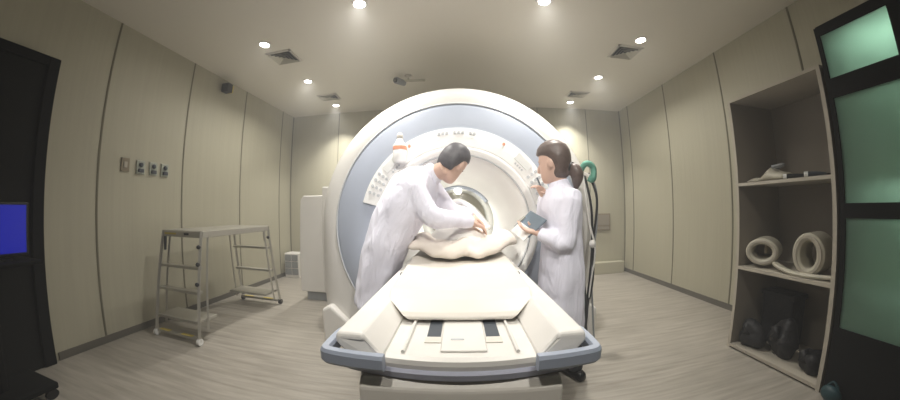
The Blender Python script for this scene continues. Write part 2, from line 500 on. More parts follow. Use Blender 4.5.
NN = 120
b = B(); rings = []
for R, y, circ in ((0.935, GY + .03, 1), (0.97, GY + .02, .75), (1.04, GY + .04, .3), (1.095, GY + .08, 0), (1.13, GY + .15, 0), (1.145, GY + .30, 0), (1.145, GY + 1.25, 0), (1.06, GY + 1.40, 0), (0.34, GY + 1.40, 1)):
    ring = []
    for k in range(NN):
        a = 2 * PI * k / NN
        r = dr_(a, R) * (1 - circ) + (R if circ >= 1 else min(R, R)) * circ
        z = max(GZ + r * math.sin(a), 0.002)
        ring.append(Vector((GX + r * math.cos(a), y, z)))
    rings.append(ring)
loft(b, rings, cap=False)
obj('housing', b, M['white'], g, smooth=True)
b = B()
lathe_y(b, [(0.957, GY + .035), (0.935, GY + .012), (0.91, GY), (0.78, GY - .008), (0.60, GY - .012), (0.56, GY + .05)], GX, GZ, 128)
obj('blue_ring', b, M['blue'], g, smooth=True)
b = B()
lathe_y(b, [(0.742, GY - .006), (0.737, GY - .022), (0.66, GY - .03), (0.60, GY - .03), (0.595, GY - .006)], GX, GZ, 96, math.radians(15), math.radians(165), close=True)
fp = obj('control_panel', b, M['white2'], g)
b = B()
lathe_y(b, [(0.605, GY - .010), (0.60, GY - .026), (0.575, GY - .032), (0.54, GY - .02), (0.50, GY + .04), (0.45, GY + .16), (0.40, GY + .34), (0.365, GY + .52), (0.345, GY + .66)], GX, GZ, 128)
obj('bore_funnel', b, M['white2'], g, smooth=True)
b = B()
lathe_y(b, [(0.345, GY + .66), (0.33, GY + .68), (0.33, GY + 1.39), (0.345, GY + 1.40)], GX, GZ, 96)
obj('bore_liner', b, M['bore'], g, smooth=True)
b = B()
lathe_y(b, [(0.352, GY + .60), (0.347, GY + .60), (0.327, GY + .69), (0.334, GY + .69)], GX, GZ, 48, math.radians(35), math.radians(150), close=True)
obj('bore_ring', b, M['handle'], g, smooth=True)
# seam line round the housing edge
b = B(); lathe_y(b, [(0.938, GY + .004), (0.948, GY + .004), (0.948, GY + .030), (0.938, GY + .030)], GX, GZ, 128, close=True)
obj('trim_ring', b, M['marks'], g, smooth=True)
b = B(); lathe_y(b, [(0.528, GY - .015), (0.534, GY - .022), (0.541, GY - .024), (0.536, GY - .012)], GX, GZ, 128, close=True)
obj('funnel_seam', b, M['marks'], g, smooth=True)
# lights in the bore
ld = bpy.data.lights.new('bore_light', 'AREA'); ld.shape = 'RECTANGLE'; ld.size = 0.1; ld.size_y = 0.6; ld.energy = BORE_W; ld.color = (1, .97, .9)
lo = bpy.data.objects.new('bore_light', ld); COL.objects.link(lo); lo.location = (0, GY + 1.0 - 2.8, GZ + .30); lo.parent = g
b = B(); box(b, (GX - .03, GY + .72, GZ + .310), (GX + .03, GY + 1.3, GZ + .322)); obj('bore_lamp', b, M['lampglow'], g)
for sgn, nm in ((1, 'right'), (-1, 'left')):
    pts = []
    for rr in (0.635, 0.67, 0.705):
        for k in range(4):
            pts.append((rr, math.radians(22 + k * 4.2)))
    for rr, a in pts:
        aa = a if sgn > 0 else PI - a
        x, z = GX + rr * math.cos(aa), GZ + rr * math.sin(aa)
        b = B(); tube(b, [(x, GY - .026, z), (x, GY - .034, z)], 0.012, 10); obj('button', b, M['marks'], g)
    aa = math.radians(44) if sgn > 0 else PI - math.radians(44)
    x, z = GX + .68 * math.cos(aa), GZ + .68 * math.sin(aa)
    b = B(); box(b, (x - .07, GY - .036, z - .028), (x + .07, GY - .028, z + .028), Matrix.Rotation(-(aa - PI / 2), 3, 'Y'))
    obj('display', b, M['paper'], g)
    for k in range(4):
        aa2 = aa + (k - 1.5) * 0.035
        x, z = GX + .63 * math.cos(aa2), GZ + .63 * math.sin(aa2)
        b = B(); tube(b, [(x, GY - .026, z), (x, GY - .034, z)], 0.008, 8); obj('button', b, M['marks'], g)
for k in range(10):
    if k in (3, 7): continue
    a = PI / 2 + (4.5 - k) * 0.042
    x, z = GX + .70 * math.cos(a), GZ + .70 * math.sin(a)
    b = B(); box(b, (x - .010, GY - .036, z - .010), (x + .010, GY - .028, z + .010)); obj('marking', b, M['marks'], g)
for a in (1.05, 2.1):
    x, z = GX + .70 * math.cos(a), GZ + .70 * math.sin(a)
    b = B(); tube(b, [(x, GY - .026, z), (x, GY - .034, z)], 0.012, 10); obj('indicator', b, M['orange'], g)
# call bottle / patient alarm bulb bracket fixed on the ring
t = thing('alarm_bottle', (-0.43, GY - .06, 1.56), 'small white bottle with an orange band clipped to the scanner ring', 'bottle')
x, y, z = -0.43, GY - .062, 1.50
b = B(); lathe_z(b, [(0.046, z - .06), (0.05, z - .05), (0.05, z + .07), (0.03, z + .10), (0.022, z + .12)], x, y); obj('flask', b, M['white2'], t, smooth=True)
b = B(); lathe_z(b, [(0.0505, z + .035), (0.052, z + .037), (0.052, z + .062), (0.0505, z + .064)], x, y); obj('band', b, M['orange'], t)
b = B(); lathe_z(b, [(0.022, z + .12), (0.024, z + .145), (0.014, z + .165)], x, y); obj('cap', b, M['cream'], t, smooth=True)
# foot at the lower left and right of housing
for s in (-1, 1):
    b = B()
    prism(b, [(GX + s * 0.70, 0, 0), (GX + s * 1.10, 0, 0), (GX + s * 1.10, 0, .30), (GX + s * 1.02, 0, .34), (GX + s * 0.80, 0, .14)], (0, GY - .02, 0), (0, GY + .2, 0))
    obj('foot_cover', b, M['white'], g, bevel=0.02)
# tall flank cabinet at the left of the scanner
t = thing('equipment_cabinet', (-1.72, 3.22, 0), 'tall white equipment cabinet with a dark plinth left of the scanner', 'cabinet')
b = B(); prism(b, [(-1.93, 0, .11), (-1.60, 0, .11), (-1.60, 0, 1.27), (-1.86, 0, 1.27), (-1.90, 0, 1.22)], (0, 3.12, 0), (0, 3.42, 0)); obj('body', b, M['white'], t, bevel=0.012)
b = B(); box(b, (-1.595, 3.1, .11), (-1.30, 3.5, 1.37)); obj('rear_body', b, M['white'], t, bevel=0.015)
b = B(); box(b, (-1.86, 3.15, .001), (-1.36, 3.4, .11)); obj('plinth', b, M['grey'], t, bevel=0.004)

# ------------------------------------------------------------------ cables at the right of the scanner
t = thing('cable_bundle', (1.12, GY + .12, 1.4), 'black and white cables hanging from a hook beside the woman', 'cables')
hx, hy = 0.90, GY - .20
b = B(); tube(b, [(hx + .02, hy + .21, 1.33), (hx - .03, hy, 1.34), (hx + .01, hy - .03, 1.31)], 0.012); obj('hook', b, M['cream'], t)
specs = [('black', [(hx - .02, hy, 1.33), (hx + .01, hy - .03, 1.10), (hx + .02, hy - .02, .8), (hx + .0, hy - .02, .45), (hx - .03, hy - .05, .25), (hx, hy - .1, .01)], .009),
         ('black', [(hx + .01, hy, 1.34), (hx + .055, hy - .03, 1.15), (hx + .03, hy - .02, .86), (hx + .03, hy - .03, .6), (hx - .01, hy - .04, .30), (hx + .02, hy - .1, .01)], .008),
         ('white', [(hx - .03, hy, 1.32), (hx - .005, hy - .03, 1.0), (hx + .04, hy - .03, .8), (hx + .01, hy - .03, .5), (hx + .01, hy - .06, .2), (hx - .04, hy - .12, .01)], .007),
         ('grey', [(hx + .02, hy, 1.33), (hx + .06, hy - .02, 1.2), (hx + .055, hy - .02, .95), (hx + .02, hy - .02, .7), (hx + .04, hy - .05, .3), (hx + .06, hy - .1, .01)], .007)]
for nm, pts, r in specs:
    b = B(); tube(b, spline(pts, 6), r, 8); obj('cable', b, M[nm], t, smooth=True)
b = B(); tube(b, spline([(hx - .05, hy - .01, 1.36), (hx - .02, hy - .04, 1.40), (hx + .03, hy - .04, 1.37), (hx + .02, hy - .05, 1.29), (hx - .01, hy - .04, 1.30)], 5), 0.022, 8); obj('strap', b, M['green'], t, smooth=True)
b = B(); ball(b, (hx + .02, hy - .03, .845), (0.025, .025, .03)); obj('connector', b, M['white'], t, smooth=True)

# ------------------------------------------------------------------ patient table
tb = thing('patient_table', (0, 1.3, 0), 'white patient table with blue grey handles running into the scanner', 'patient table')
# pedestal base under the table
b = B()
prism(b, [(-0.25, 0, 0.03), (0.25, 0, 0.03), (0.27, 0, 0.60), (-0.27, 0, 0.60)], (0, .78, 0), (0, 2.04, 0))
obj('pedestal', b, M['cream'], tb, bevel=0.02)
b = B(); box(b, (-.30, .9, 0.0), (.30, 2.0, .03)); obj('base_plate', b, M['grey'], tb)
# lower deck between the rails
def deck_front(x): return 0.722 + 0.045 * (x / .36) ** 2
b = B(); rings = []
for k in range(25):
    x = -0.345 + .69 * k / 24; yf = deck_front(x)
    rings.append([Vector((x, 2.05, .60)), Vector((x, 2.05, .69)), Vector((x, yf + .02, .69)), Vector((x, yf + .004, .684)), Vector((x, yf, .67)), Vector((x, yf + .004, .645)), Vector((x, yf + .02, .62))])
loft(b, rings); obj('deck', b, M['white'], tb)
# bumper strip
b = B(); rings = []
for k in range(33):
    x = -0.335 + .67 * k / 32; yf = deck_front(x) - .008
    rings.append([Vector((x, yf + .10, .622)), Vector((x, yf + .10, .654)), Vector((x, yf + .01, .656)), Vector((x, yf - .004, .650)), Vector((x, yf, .630)), Vector((x, yf + .012, .622))])
loft(b, rings); obj('bumper', b, M['bumper'], tb)
b = B(); prism(b, [(0, .732, .624), (0, .708, .600), (0, .700, .50), (0, 2.0, .50), (0, 2.0, .624)], (-.29, 0, 0), (.29, 0, 0)); obj('skirt', b, M['cream'], tb, bevel=.008)
# side rails
for s in (-1, 1):
    prof = [(s * .272, .665), (s * .343, .742), (s * .338, .76), (s * .262, .76), (s * .254, .752), (s * .205, .70), (s * .200, .675)]
    b = B(); rings = []
    for y, sh, dz in ((.728, 0.0, -.012), (.738, 0.0, -.002), (.76, 0.0, 0), (1.2, 0, 0), (1.6, 0, 0), (2.09, 0, 0)):
        rings.append([Vector((x + s * .012 * (1 - (y - .728) / 1.36), y + (0.0 if z > .70 else -.01), z + dz * (1 if z > .70 else 0))) for x, z in prof])
    loft(b, rings); obj('side_rail', b, M['white'], tb, bevel=0.008)
    # inner guide rod on the deck
    b = B(); tube(b, [(s * .165, .76, .695), (s * .150, 1.6, .70)], 0.006, 8); obj('guide_strip', b, M['white'], tb)
    # handle
    pts = [(s * .300, .865, .705), (s * .345, .860, .703), (s * .368, .850, .701), (s * .380, .825, .700), (s * .382, .735, .698), (s * .376, .710, .697), (s * .345, .702, .696), (s * .28, .698, .694), (s * .205, .697, .692)]
    b = B(); P = spline(pts, 5); rings = []
    for i, p in enumerate(P):
        d = (P[min(i + 1, len(P) - 1)] - P[max(i - 1, 0)]).normalized()
        sd = d.cross(Vector((0, 0, 1))).normalized()
        rings.append([p + sd * .016 * cx + Vector((0, 0, 1)) * .023 * cz for cx, cz in ((-1, -.6), (-.6, -1), (.6, -1), (1, -.6), (1, .6), (.6, 1), (-.6, 1), (-1, .6))])
    loft(b, rings); obj('handle', b, M['handle'], tb, smooth=False, bevel=0.004)
# slots and centre box on the deck
for x in (-.085, .105):
    b = B(); box(b, (x - .022, .87, .688), (x + .022, 1.25, .6935)); obj('deck_slot', b, M['slot'], tb)
    b = B(); box(b, (x - .026, .83, .6905), (x + .026, .87, .6935)); obj('slot_cover', b, M['cream'], tb)
b = B(); box(b, (-.058, .77, .6895), (.078, 1.25, .697)); obj('centre_channel', b, M['white'], tb, bevel=0.006)
b = B(); box(b, (-.03, .84, .697), (.012, .852, .699)); obj('latch', b, M['marks'], tb)
# cradle (moving table top)
out = [(-.215, .985), (-.285, 1.06), (-.292, 1.2), (-.300, 1.6), (-.305, 2.1), (-.26, 2.9)]
b = B()
def cr(y, hw, z0, zt, lip):
    xs = [-hw, -hw * .93, -hw * .6, 0, hw * .6, hw * .93, hw]
    zs = [zt + lip, zt + lip * .9, zt + lip * .1, zt, zt + lip * .1, zt + lip * .9, zt + lip]
    top = [Vector((x, y, z)) for x, z in zip(xs, zs)]
    bot = [Vector((hw * .9, y, z0)), Vector((-hw * .9, y, z0))]
    return top + bot
loft(b, [cr(.982, .205, .705, .716, .002), cr(1.0, .222, .705, .728, .003), cr(1.06, .275, .715, .755, .004), cr(1.13, .285, .72, .775, .006), cr(1.5, .290, .72, .782, .012), cr(1.8, .292, .72, .784, .02), cr(2.05, .29, .72, .785, .02), cr(2.3, .24, .735, .785, .02), cr(2.75, .19, .74, .785, .02)])
obj('cradle', b, M['cream'], tb, bevel=0.004)
for s in (-1, 1):
    b = B(); box(b, (s * .293 - .012, 1.42, .762), (s * .293 + .012, 1.46, .775)); obj('cradle_latch', b, M['slot'], tb)

# mattress + blanket
b = B(); rings = []
NX = 40
for k in range(NX + 1):
    u = -1 + 2 * k / NX; x = .375 * u
    wv = 0.010 * math.sin(9 * u + 1) + .007 * math.sin(17 * u)
    zb = .795 + .075 * abs(u) ** 2.4 + wv * .5
    y0 = 1.66 + .16 * u * u + wv * 1.5
    th = .105 * (1 - .35 * abs(u) ** 3) + wv * .6
    e = 1.0 if abs(u) < .97 else .5
    rings.append([Vector((x, y0 + .02, zb)), Vector((x, y0 - .012, zb + th * .25)), Vector((x, y0, zb + th * .6)), Vector((x, y0 + .06, zb + th * e)),
                  Vector((x, y0 + .22, zb + th * e * 1.12)), Vector((x, y0 + .42, zb + th * e)), Vector((x, y0 + .44, zb))])
loft(b, rings)
tag(obj('blanket', b, M['cloth'], subsurf=1, loc=(0, 1.8, .79)), 'rumpled cream blanket folded across the patient table at the bore', 'blanket')
b = B(); rings = []
for k in range(14):
    v = k / 13; y = 1.78 + 1.1 * v
    hw = .19 + .05 * math.sin(PI * min(1, v * 1.6)); top = .95 + .09 * math.sin(PI * min(.5, v * 1.3)) + .012 * math.sin(14 * v)
    if k == 0: hw *= .5; top = .87
    rings.append([Vector((hw * math.cos(a) * (1 + .04 * math.sin(5 * a + 9 * v)) - .0, y, .80 + max(0, (top - .80) * math.sin(a)) ** 1)) for a in [PI * j / 14 for j in range(15)]])
loft(b, rings)
tag(obj('bed_sheet', b, M['sheet'], subsurf=1, loc=(0, 2.2, .8)), 'white sheet mounded over the patient inside the scanner bore', 'sheet')
# head coil in the bore
t = thing('receiver_coil', (0.06, 2.15, 1.0), 'white frame shaped coil held at the mouth of the bore', 'coil')
b = B(); tube(b, spline([(-.08, 2.12, 1.03), (-.07, 2.12, 1.13), (0.0, 2.14, 1.16), (.07, 2.12, 1.12), (.15, 2.08, 1.03), (.20, 2.06, .95)], 6), 0.02, 10); obj('front_hoop', b, M['white2'], t, smooth=True)
b = B(); tube(b, spline([(-.06, 2.26, 1.03), (-.04, 2.26, 1.12), (0.03, 2.27, 1.15), (.12, 2.26, 1.1), (.2, 2.22, 1.0), (.23, 2.16, .95)], 6), 0.016, 10); obj('rear_hoop', b, M['white2'], t, smooth=True)
b = B(); box(b, (-.05, 2.12, 1.095), (.08, 2.27, 1.125)); obj('cross_plate', b, M['white2'], t, bevel=.01)
for a_, c_ in (((-.07, 2.12, 1.11), (-.04, 2.26, 1.11)), ((.15, 2.08, 1.03), (.18, 2.24, 1.03))):
    b = B(); tube(b, [a_, c_], 0.012); obj('cross_bar', b, M['white2'], t)

# ------------------------------------------------------------------ people
def hand(bm, wrist, d, palm_n, side, curl=0.5, L=0.165):
    """d: direction wrist->fingers, palm_n: palm normal, side: +1/-1 thumb side along (d x n)"""
    d = Vector(d).normalized(); nrm = Vector(palm_n); nrm = (nrm - d * nrm.dot(d)).normalized(); s = d.cross(nrm).normalized() * side
    w = Vector(wrist); pl = L * .52
    tube(bm, [w - d * .03, w, w + d * pl * .4, w + d * pl * .8, w + d * pl], [(.022, .018), (.024, .018), (.036, .016), (.038, .014), (.034, .012)], 10)
    # palm lies in plane (d, s): re-orient with rings of our own
    rings = []
    for f, a, t_ in ((-.2, .024, .018), (.15, .030, .018), (.6, .038, .015), (1.0, .037, .012)):
        c = w + d * pl * f
        rings.append([c + s * a * math.cos(q) + nrm * t_ * math.sin(q) for q in [2 * PI * j / 12 for j in range(12)]])
    loft(bm, rings)
    for k, (o_, ln) in enumerate(((.028, .44), (.010, .49), (-.009, .46), (-.027, .36))):
        p = w + d * pl * .93 + s * o_
        c1, c2, c3 = curl * .5, curl * 1.1, curl * 1.7
        seg_ = L * ln
        pts = [p]
        for fr, an in ((.42, c1), (.32, c2), (.26, c3)):
            pts.append(pts[-1] + (d * math.cos(an) + nrm * math.sin(an)) * seg_ * fr + s * o_ * .08)
        tube(bm, pts, [.0095, .009, .008, .007], 8, round_ends=True)
    p = w + d * pl * .15 + s * .022
    tube(bm, [p, p + (d * .6 + s * .7 + nrm * .25).normalized() * .038, p + (d * .6 + s * .7 + nrm * .25).normalized() * .038 + (d * .9 + s * .15 + nrm * .4).normalized() * .032,
              p + (d * .6 + s * .7 + nrm * .25).normalized() * .038 + (d * .85 + s * .05 + nrm * .55).normalized() * .055], [.013, .0115, .010, .008], 8, round_ends=True)


def head_mesh(bm, c, R, sc_=1.0):
    """R 3x3: columns right, forward, up"""
    def P(x, y, z): return Vector(c) + R @ Vector((x, y, z)) * sc_
    rows = []
    # z, half width, front y, back y
    for z, hw, yf, yb in ((-.118, .030, .070, .02), (-.108, .044, .085, -.005), (-.085, .056, .090, -.045), (-.055, .064, .090, -.070), (-.02, .070, .088, -.088), (.02, .074, .088, -.096),
                          (.055, .074, .086, -.094), (.085, .066, .072, -.080), (.106, .048, .048, -.055), (.118, .022, .02, -.02)):
        ym = (yf + yb) / 2; yr = (yf - yb) / 2
        rows.append([P(hw * math.copysign(abs(math.cos(q)) ** .85, math.cos(q)), ym + yr * math.sin(q), z) for q in [2 * PI * j / 24 for j in range(24)]])
    loft(bm, rows)
    tube(bm, [P(0, .088, .012), P(0, .104, -.018), P(0, .108, -.034), P(0, .088, -.044)], [.009 * sc_, .011 * sc_, .014 * sc_, .010 * sc_], 8)
    ball(bm, P(0, .084, -.070), (.026 * sc_, .012 * sc_, .007 * sc_), R)
    ball(bm, P(0, .080, -.080), (.022 * sc_, .012 * sc_, .007 * sc_), R)
    ball(bm, P(0, .072, .022), (.055 * sc_, .018 * sc_, .010 * sc_), R)
    for s in (-1, 1):
        ball(bm, P(s * .076, -.008, -.012), (.012 * sc_, .019 * sc_, .032 * sc_), R)


def headR(fwd, up):
    f = Vector(fwd).normalized(); u = Vector(up); u = (u - f * u.dot(f)).normalized(); r = f.cross(u)
    return Matrix((r, f, u)).transposed()


def hair_cap(bm, c, R, sc_=1.0, low=-.05, fringe=.045):
    def P(x, y, z): return Vector(c) + R @ Vector((x, y, z)) * sc_
    rows = []
    N = 28
    for z, hw, yf, yb in ((-.075, .060, 0, -.072), (-.045, .072, 0, -.090), (-.01, .079, 0, -.103), (.03, .083, 0, -.108), (.06, .083, 0, -.106), (.095, .074, 0, -.092), (.118, .055, 0, -.064), (.132, .026, 0, -.03)):
        row = []
        full = max(0, (z - .03) / .03)
        yfr = (.096 if z > .045 else (.03 if z > .0 else (.005 if z > -.04 else -.02)))
        if z > .09: yfr = .084
        if z > .11: yfr = .06
        if z > .125: yfr = .03
        for j in range(N):
            q = 2 * PI * j / N
            ym = (yfr + yb) / 2; yr = (yfr - yb) / 2
            row.append(P(hw * math.cos(q) * (1 + .02 * math.sin(7 * q + z * 60)), ym + yr * math.sin(q), z))
        rows.append(row)
    loft(bm, rows)


# --- man, bending over the table from the left
mn = thing('person', (-0.55, 1.80, 0), 'person in a white lab coat bending over the table towards the bore', 'person')
pel = Vector((-.53, 1.80, .80)); chest = Vector((-.33, 1.82, 1.16)); neckb = Vector((-.17, 1.83, 1.32)); hc = Vector((-.035, 1.80, 1.395))
Rm = headR((.36, .84, -.55), (.50, .20, .80))
hand_r = (.075, 1.86, 1.015); hand_l = (.09, 2.10, 1.05)
sh_r = Vector((-.28, 1.695, 1.245)); sh_l = Vector((-.20, 1.96, 1.245))
el_r = Vector((-.165, 1.67, 1.055)); el_l = Vector((-.06, 2.05, 1.08))
b = B()
head_mesh(b, hc, Rm)
tube(b, [neckb - Vector((.05, 0, .05)), neckb, hc + Rm @ Vector((0, -.03, -.06))], [.062, .056, .052], 12)
tube(b, [pel, (pel + chest) / 2, chest, neckb], [.08, .08, .09, .055], 14)
for s, e, h_ in ((sh_r, el_r, hand_r), (sh_l, el_l, hand_l)):
    tube(b, [chest, s, (s + e) / 2, e, (e + Vector(h_)) / 2, Vector(h_)], [.06, .052, .043, .038, .034, .025], 10)
hand(b, hand_r, (.75, .35, -.35), (.1, .3, -.9), 1, .55)
hand(b, hand_l, (.75, -.2, -.5), (.1, -.2, -.9), -1, .6)
FT = ((-.58, 1.70), (-.55, 1.93))
for (fx, fy), k in zip(FT, (-.08, .09)):
    tube(b, [(pel.x + .02, pel.y + k, .80), (fx + .05, fy, .45), (fx, fy, .08)], [.06, .05, .035], 10)
    tube(b, [(fx - .02, fy, .05), (fx + .10, fy, .04)], [.035, .03], 8)
obj('body', b, M['skin'], mn, remesh=.008, smoothit=2)
b = B(); hair_cap(b, hc, Rm); obj('hair', b, M['hairb'], mn, remesh=.009, smoothit=2)
for s in (-1, 1):
    b = B(); ball(b, hc + Rm @ Vector((s * .03, .083, .008)), (.011, .006, .006), Rm)
    obj('eye', b, M['eye'], mn, smooth=True)
# coat
b = B()
def ell(c, ax, ay, tilt=0.0, n_=24, wob=0.0, ph=0):
    """ax along x (fore-aft), ay along y; ring tilted about y"""
    out_ = []
    for j in range(n_):
        q = 2 * PI * j / n_
        r = 1 + wob * math.sin(6 * q + ph)
        x, y = ax * math.cos(q) * r, ay * math.sin(q) * r
        out_.append(Vector((c[0] + x * math.cos(tilt), c[1] + y, c[2] - x * math.sin(tilt))))
    return out_
loft(b, [ell((-.555, 1.80, .49), .13, .21, .05, wob=.07), ell((-.545, 1.80, .60), .128, .20, .08, wob=.06, ph=1), ell((-.51, 1.80, .76), .135, .19, .15, wob=.04), ell((-.46, 1.80, .90), .142, .185, .25, wob=.03),
         ell((-.405, 1.81, 1.02), .155, .19, .35, wob=.02), ell((-.345, 1.82, 1.13), .165, .205, .5), ell((-.285, 1.82, 1.23), .16, .20, .65), ell((-.23, 1.825, 1.295), .125, .15, .75), ell((-.175, 1.828, 1.33), .066, .075, .85)])
for s, e, h_ in ((sh_r, el_r, hand_r), (sh_l, el_l, hand_l)):
    hv = Vector(h_); d = (hv - e).normalized()
    tube(b, spline([chest + (s - chest) * .4, s, s + (e - s) * .5, e, e + (hv - e) * .5, hv + d * .0], 3), [.09, .088, .085, .083, .078, .073, .070, .067, .066, .065, .063, .059, .055, .051, .048, .044], 14)
obj('lab_coat', b, M['coat'], mn, remesh=.010, smoothit=3, folds=.022)
b = B(); tube(b, [neckb + Vector((-.03, -.02, -.02)), neckb + Vector((.025, 0, .03))], [.078, .068], 16); obj('collar', b, M['coat'], mn, remesh=.009, smoothit=1)
b = B()
for (fx, fy), k in zip(FT, (-.08, .09)):
    tube(b, [(pel.x + .03, pel.y + k, .80), (fx + .05, fy, .48), (fx + .02, fy, .09)], [.085, .085, .065], 12)
obj('trousers', b, M['scrub'], mn, remesh=.012, smoothit=2)
for (fx, fy) in FT:
    b = B(); rings = []
    for xx, hw, ht in ((-.08, .03, .06), (-.06, .04, .085), (0, .045, .09), (.08, .046, .06), (.15, .042, .045), (.175, .025, .03)):
        rings.append([Vector((fx + xx, fy + hw * cx, .002 + ht * cz)) for cx, cz in ((-1, 0), (1, 0), (1, .5), (.6, 1), (-.6, 1), (-1, .5))])
    loft(b, rings); obj('shoe', b, M['shoe'], mn, subsurf=1)

# --- woman, standing at the right, seen from behind and turned left
wm = thing('person', (.68, 1.66, 0), 'person with a ponytail and lab coat standing with a clipboard right of the table', 'person')
hc = Vector((.578, 1.68, 1.372)); Rw = headR((-.72, .62, -.12), (-.06, 0, 1))
neckb = Vector((.612, 1.675, 1.235)); pel = Vector((.615, 1.66, .78)); chest = Vector((.612, 1.665, 1.08))
sh_n = Vector((.632, 1.535, 1.165)); sh_f = Vector((.575, 1.80, 1.165))
el_n = Vector((.580, 1.51, .90)); el_f = Vector((.545, 1.87, .97))
hd_n = Vector((.455, 1.59, .955)); hd_f = Vector((.545, 1.76, 1.16))
b = B()
head_mesh(b, hc, Rw, 1.0)
tube(b, [neckb - Vector((0, 0, .06)), neckb, hc + Rw @ Vector((0, -.025, -.06))], [.055, .046, .044], 12)
tube(b, [pel - Vector((0, 0, .05)), (pel + chest) / 2, chest, chest * .5 + neckb * .5, neckb], [.08, .07, .07, .05, .045], 14)
for s, e, h_ in ((sh_n, el_n, hd_n), (sh_f, el_f, hd_f)):
    tube(b, [chest, s, (s + e) / 2, e, (e + h_) / 2, h_], [.05, .044, .036, .032, .029, .021], 10)
hand(b, hd_n, (-.85, .25, .25), (.1, -.1, 1), 1, .5, .155)
hand(b, hd_f, (-.35, -.2, .55), (-.7, -.2, -.5), 1, .9, .155)
FW_ = ((.735, 1.64), (.63, 1.78))
for (fx, fy), k in zip(FW_, (-.07, .08)):
    tube(b, [(pel.x, pel.y + k, .76), (fx - .02, fy, .44), (fx, fy, .08)], [.06, .05, .034], 10)
    tube(b, [(fx, fy, .05), (fx - .03, fy + .08, .035)], [.030, .024], 8)
obj('body', b, M['skin'], wm, remesh=.008, smoothit=2)
b = B(); hair_cap(b, hc, Rw, 1.06)
ball(b, hc + Rw @ Vector((0, -.035, -.055)), (.064, .062, .055), Rw)
def PW(x, y, z): return hc + Rw @ Vector((x, y, z))
tube(b, spline([PW(0, -.080, -.045), PW(.0, -.110, -.05), PW(0, -.128, -.075), PW(0, -.130, -.12), PW(0, -.11, -.18)], 3), [.03, .026, .024, .028, .034, .038, .040, .041, .040, .036, .030, .022, .012], 12)
obj('hair', b, M['hairw'], wm, remesh=.008, smoothit=2)
b = B(); lathe = tube(b, [PW(0, -.100, -.048), PW(0, -.110, -.052)], [.034, .034], 14); obj('hair_tie', b, M['black'], wm)
for s in (-1, 1):
    b = B(); ball(b, hc + Rw @ Vector((s * .028, .078, .008)), (.010, .006, .006), Rw)
    obj('eye', b, M['eye'], wm, smooth=True)
b = B()
loft(b, [ell((.615, 1.66, .36), .145, .19, 0, wob=.07), ell((.612, 1.66, .52), .142, .19, 0, wob=.06, ph=1), ell((.612, 1.66, .70), .138, .185, 0, wob=.04), ell((.612, 1.66, .85), .125, .165, 0, wob=.03),
         ell((.612, 1.662, .98), .118, .155, 0), ell((.612, 1.665, 1.08), .120, .165, 0), ell((.612, 1.667, 1.15), .112, .172, 0), ell((.612, 1.67, 1.20), .092, .140, 0), ell((.612, 1.672, 1.235), .055, .065, 0)])
for s, e, h_ in ((sh_n, el_n, hd_n), (sh_f, el_f, hd_f)):
    d = (h_ - e).normalized()
    tube(b, spline([chest + (s - chest) * .5, s, s + (e - s) * .5, e, e + (h_ - e) * .5, h_], 3), [.07, .068, .066, .064, .062, .060, .058, .056, .056, .056, .054, .051, .048, .044, .041, .039], 14)
tube(b, [neckb + Vector((.005, 0, -.03)), neckb + Vector((-.012, 0, .03))], [.074, .058], 16)
obj('lab_coat', b, M['coat'], wm, remesh=.010, smoothit=3, folds=.02)
b = B()
for (fx, fy), k in zip(FW_, (-.07, .08)):
    tube(b, [(pel.x, pel.y + k, .78), (fx - .02, fy, .46), (fx, fy, .06)], [.1, .075, .052], 12)
obj('trousers', b, M['trouser'], wm, remesh=.012, smoothit=2)
for (fx, fy) in FW_:
    b = B(); rings = []
    for xx, hw, ht in ((.09, .028, .05), (.07, .038, .075), (0.02, .042, .08), (-.06, .044, .055), (-.12, .04, .04), (-.145, .022, .028)):
        rings.append([Vector((fx + xx * .4 + hw * cx * .92, fy - xx * .9 + hw * cx * .4, .002 + ht * cz)) for cx, cz in ((-1, 0), (1, 0), (1, .5), (.6, 1), (-.6, 1), (-1, .5))])
    loft(b, rings); obj('shoe', b, M['shoe'], wm, subsurf=1)

# clipboard and pen
cb = thing('clipboard', (.42, 1.62, 1.0), 'blue grey clipboard with white papers held by the woman', 'clipboard')
Rc = Matrix.Rotation(math.radians(-42), 3, 'Y') @ Matrix.Rotation(math.radians(20), 3, 'X')
b = B(); box(b, (.345, 1.57, 1.005), (.49, 1.77, 1.013), Rc); obj('board', b, M['tablet'], cb, bevel=.003)
b = B(); box(b, (.315, 1.58, 1.0145), (.395, 1.76, 1.022), Rc, (.43, 1.67, 1.009)); obj('papers', b, M['paper'], cb)
b = B(); box(b, (.385, 1.75, 1.014), (.44, 1.77, 1.03), Rc, (.43, 1.67, 1.009)); obj('clip', b, M['alu'], cb)
t = thing('pen', (.50, 1.74, 1.25), 'thin dark pen in the raised hand of the woman', 'pen')
b = B(); tube(b, [(.475, 1.70, 1.285), (.525, 1.735, 1.19)], .005, 8); obj('barrel', b, M['tablet'], t)
b = B(); tube(b, [(.525, 1.735, 1.19), (.533, 1.74, 1.175)], [.005, .001], 8); obj('tip', b, M['alu'], t)

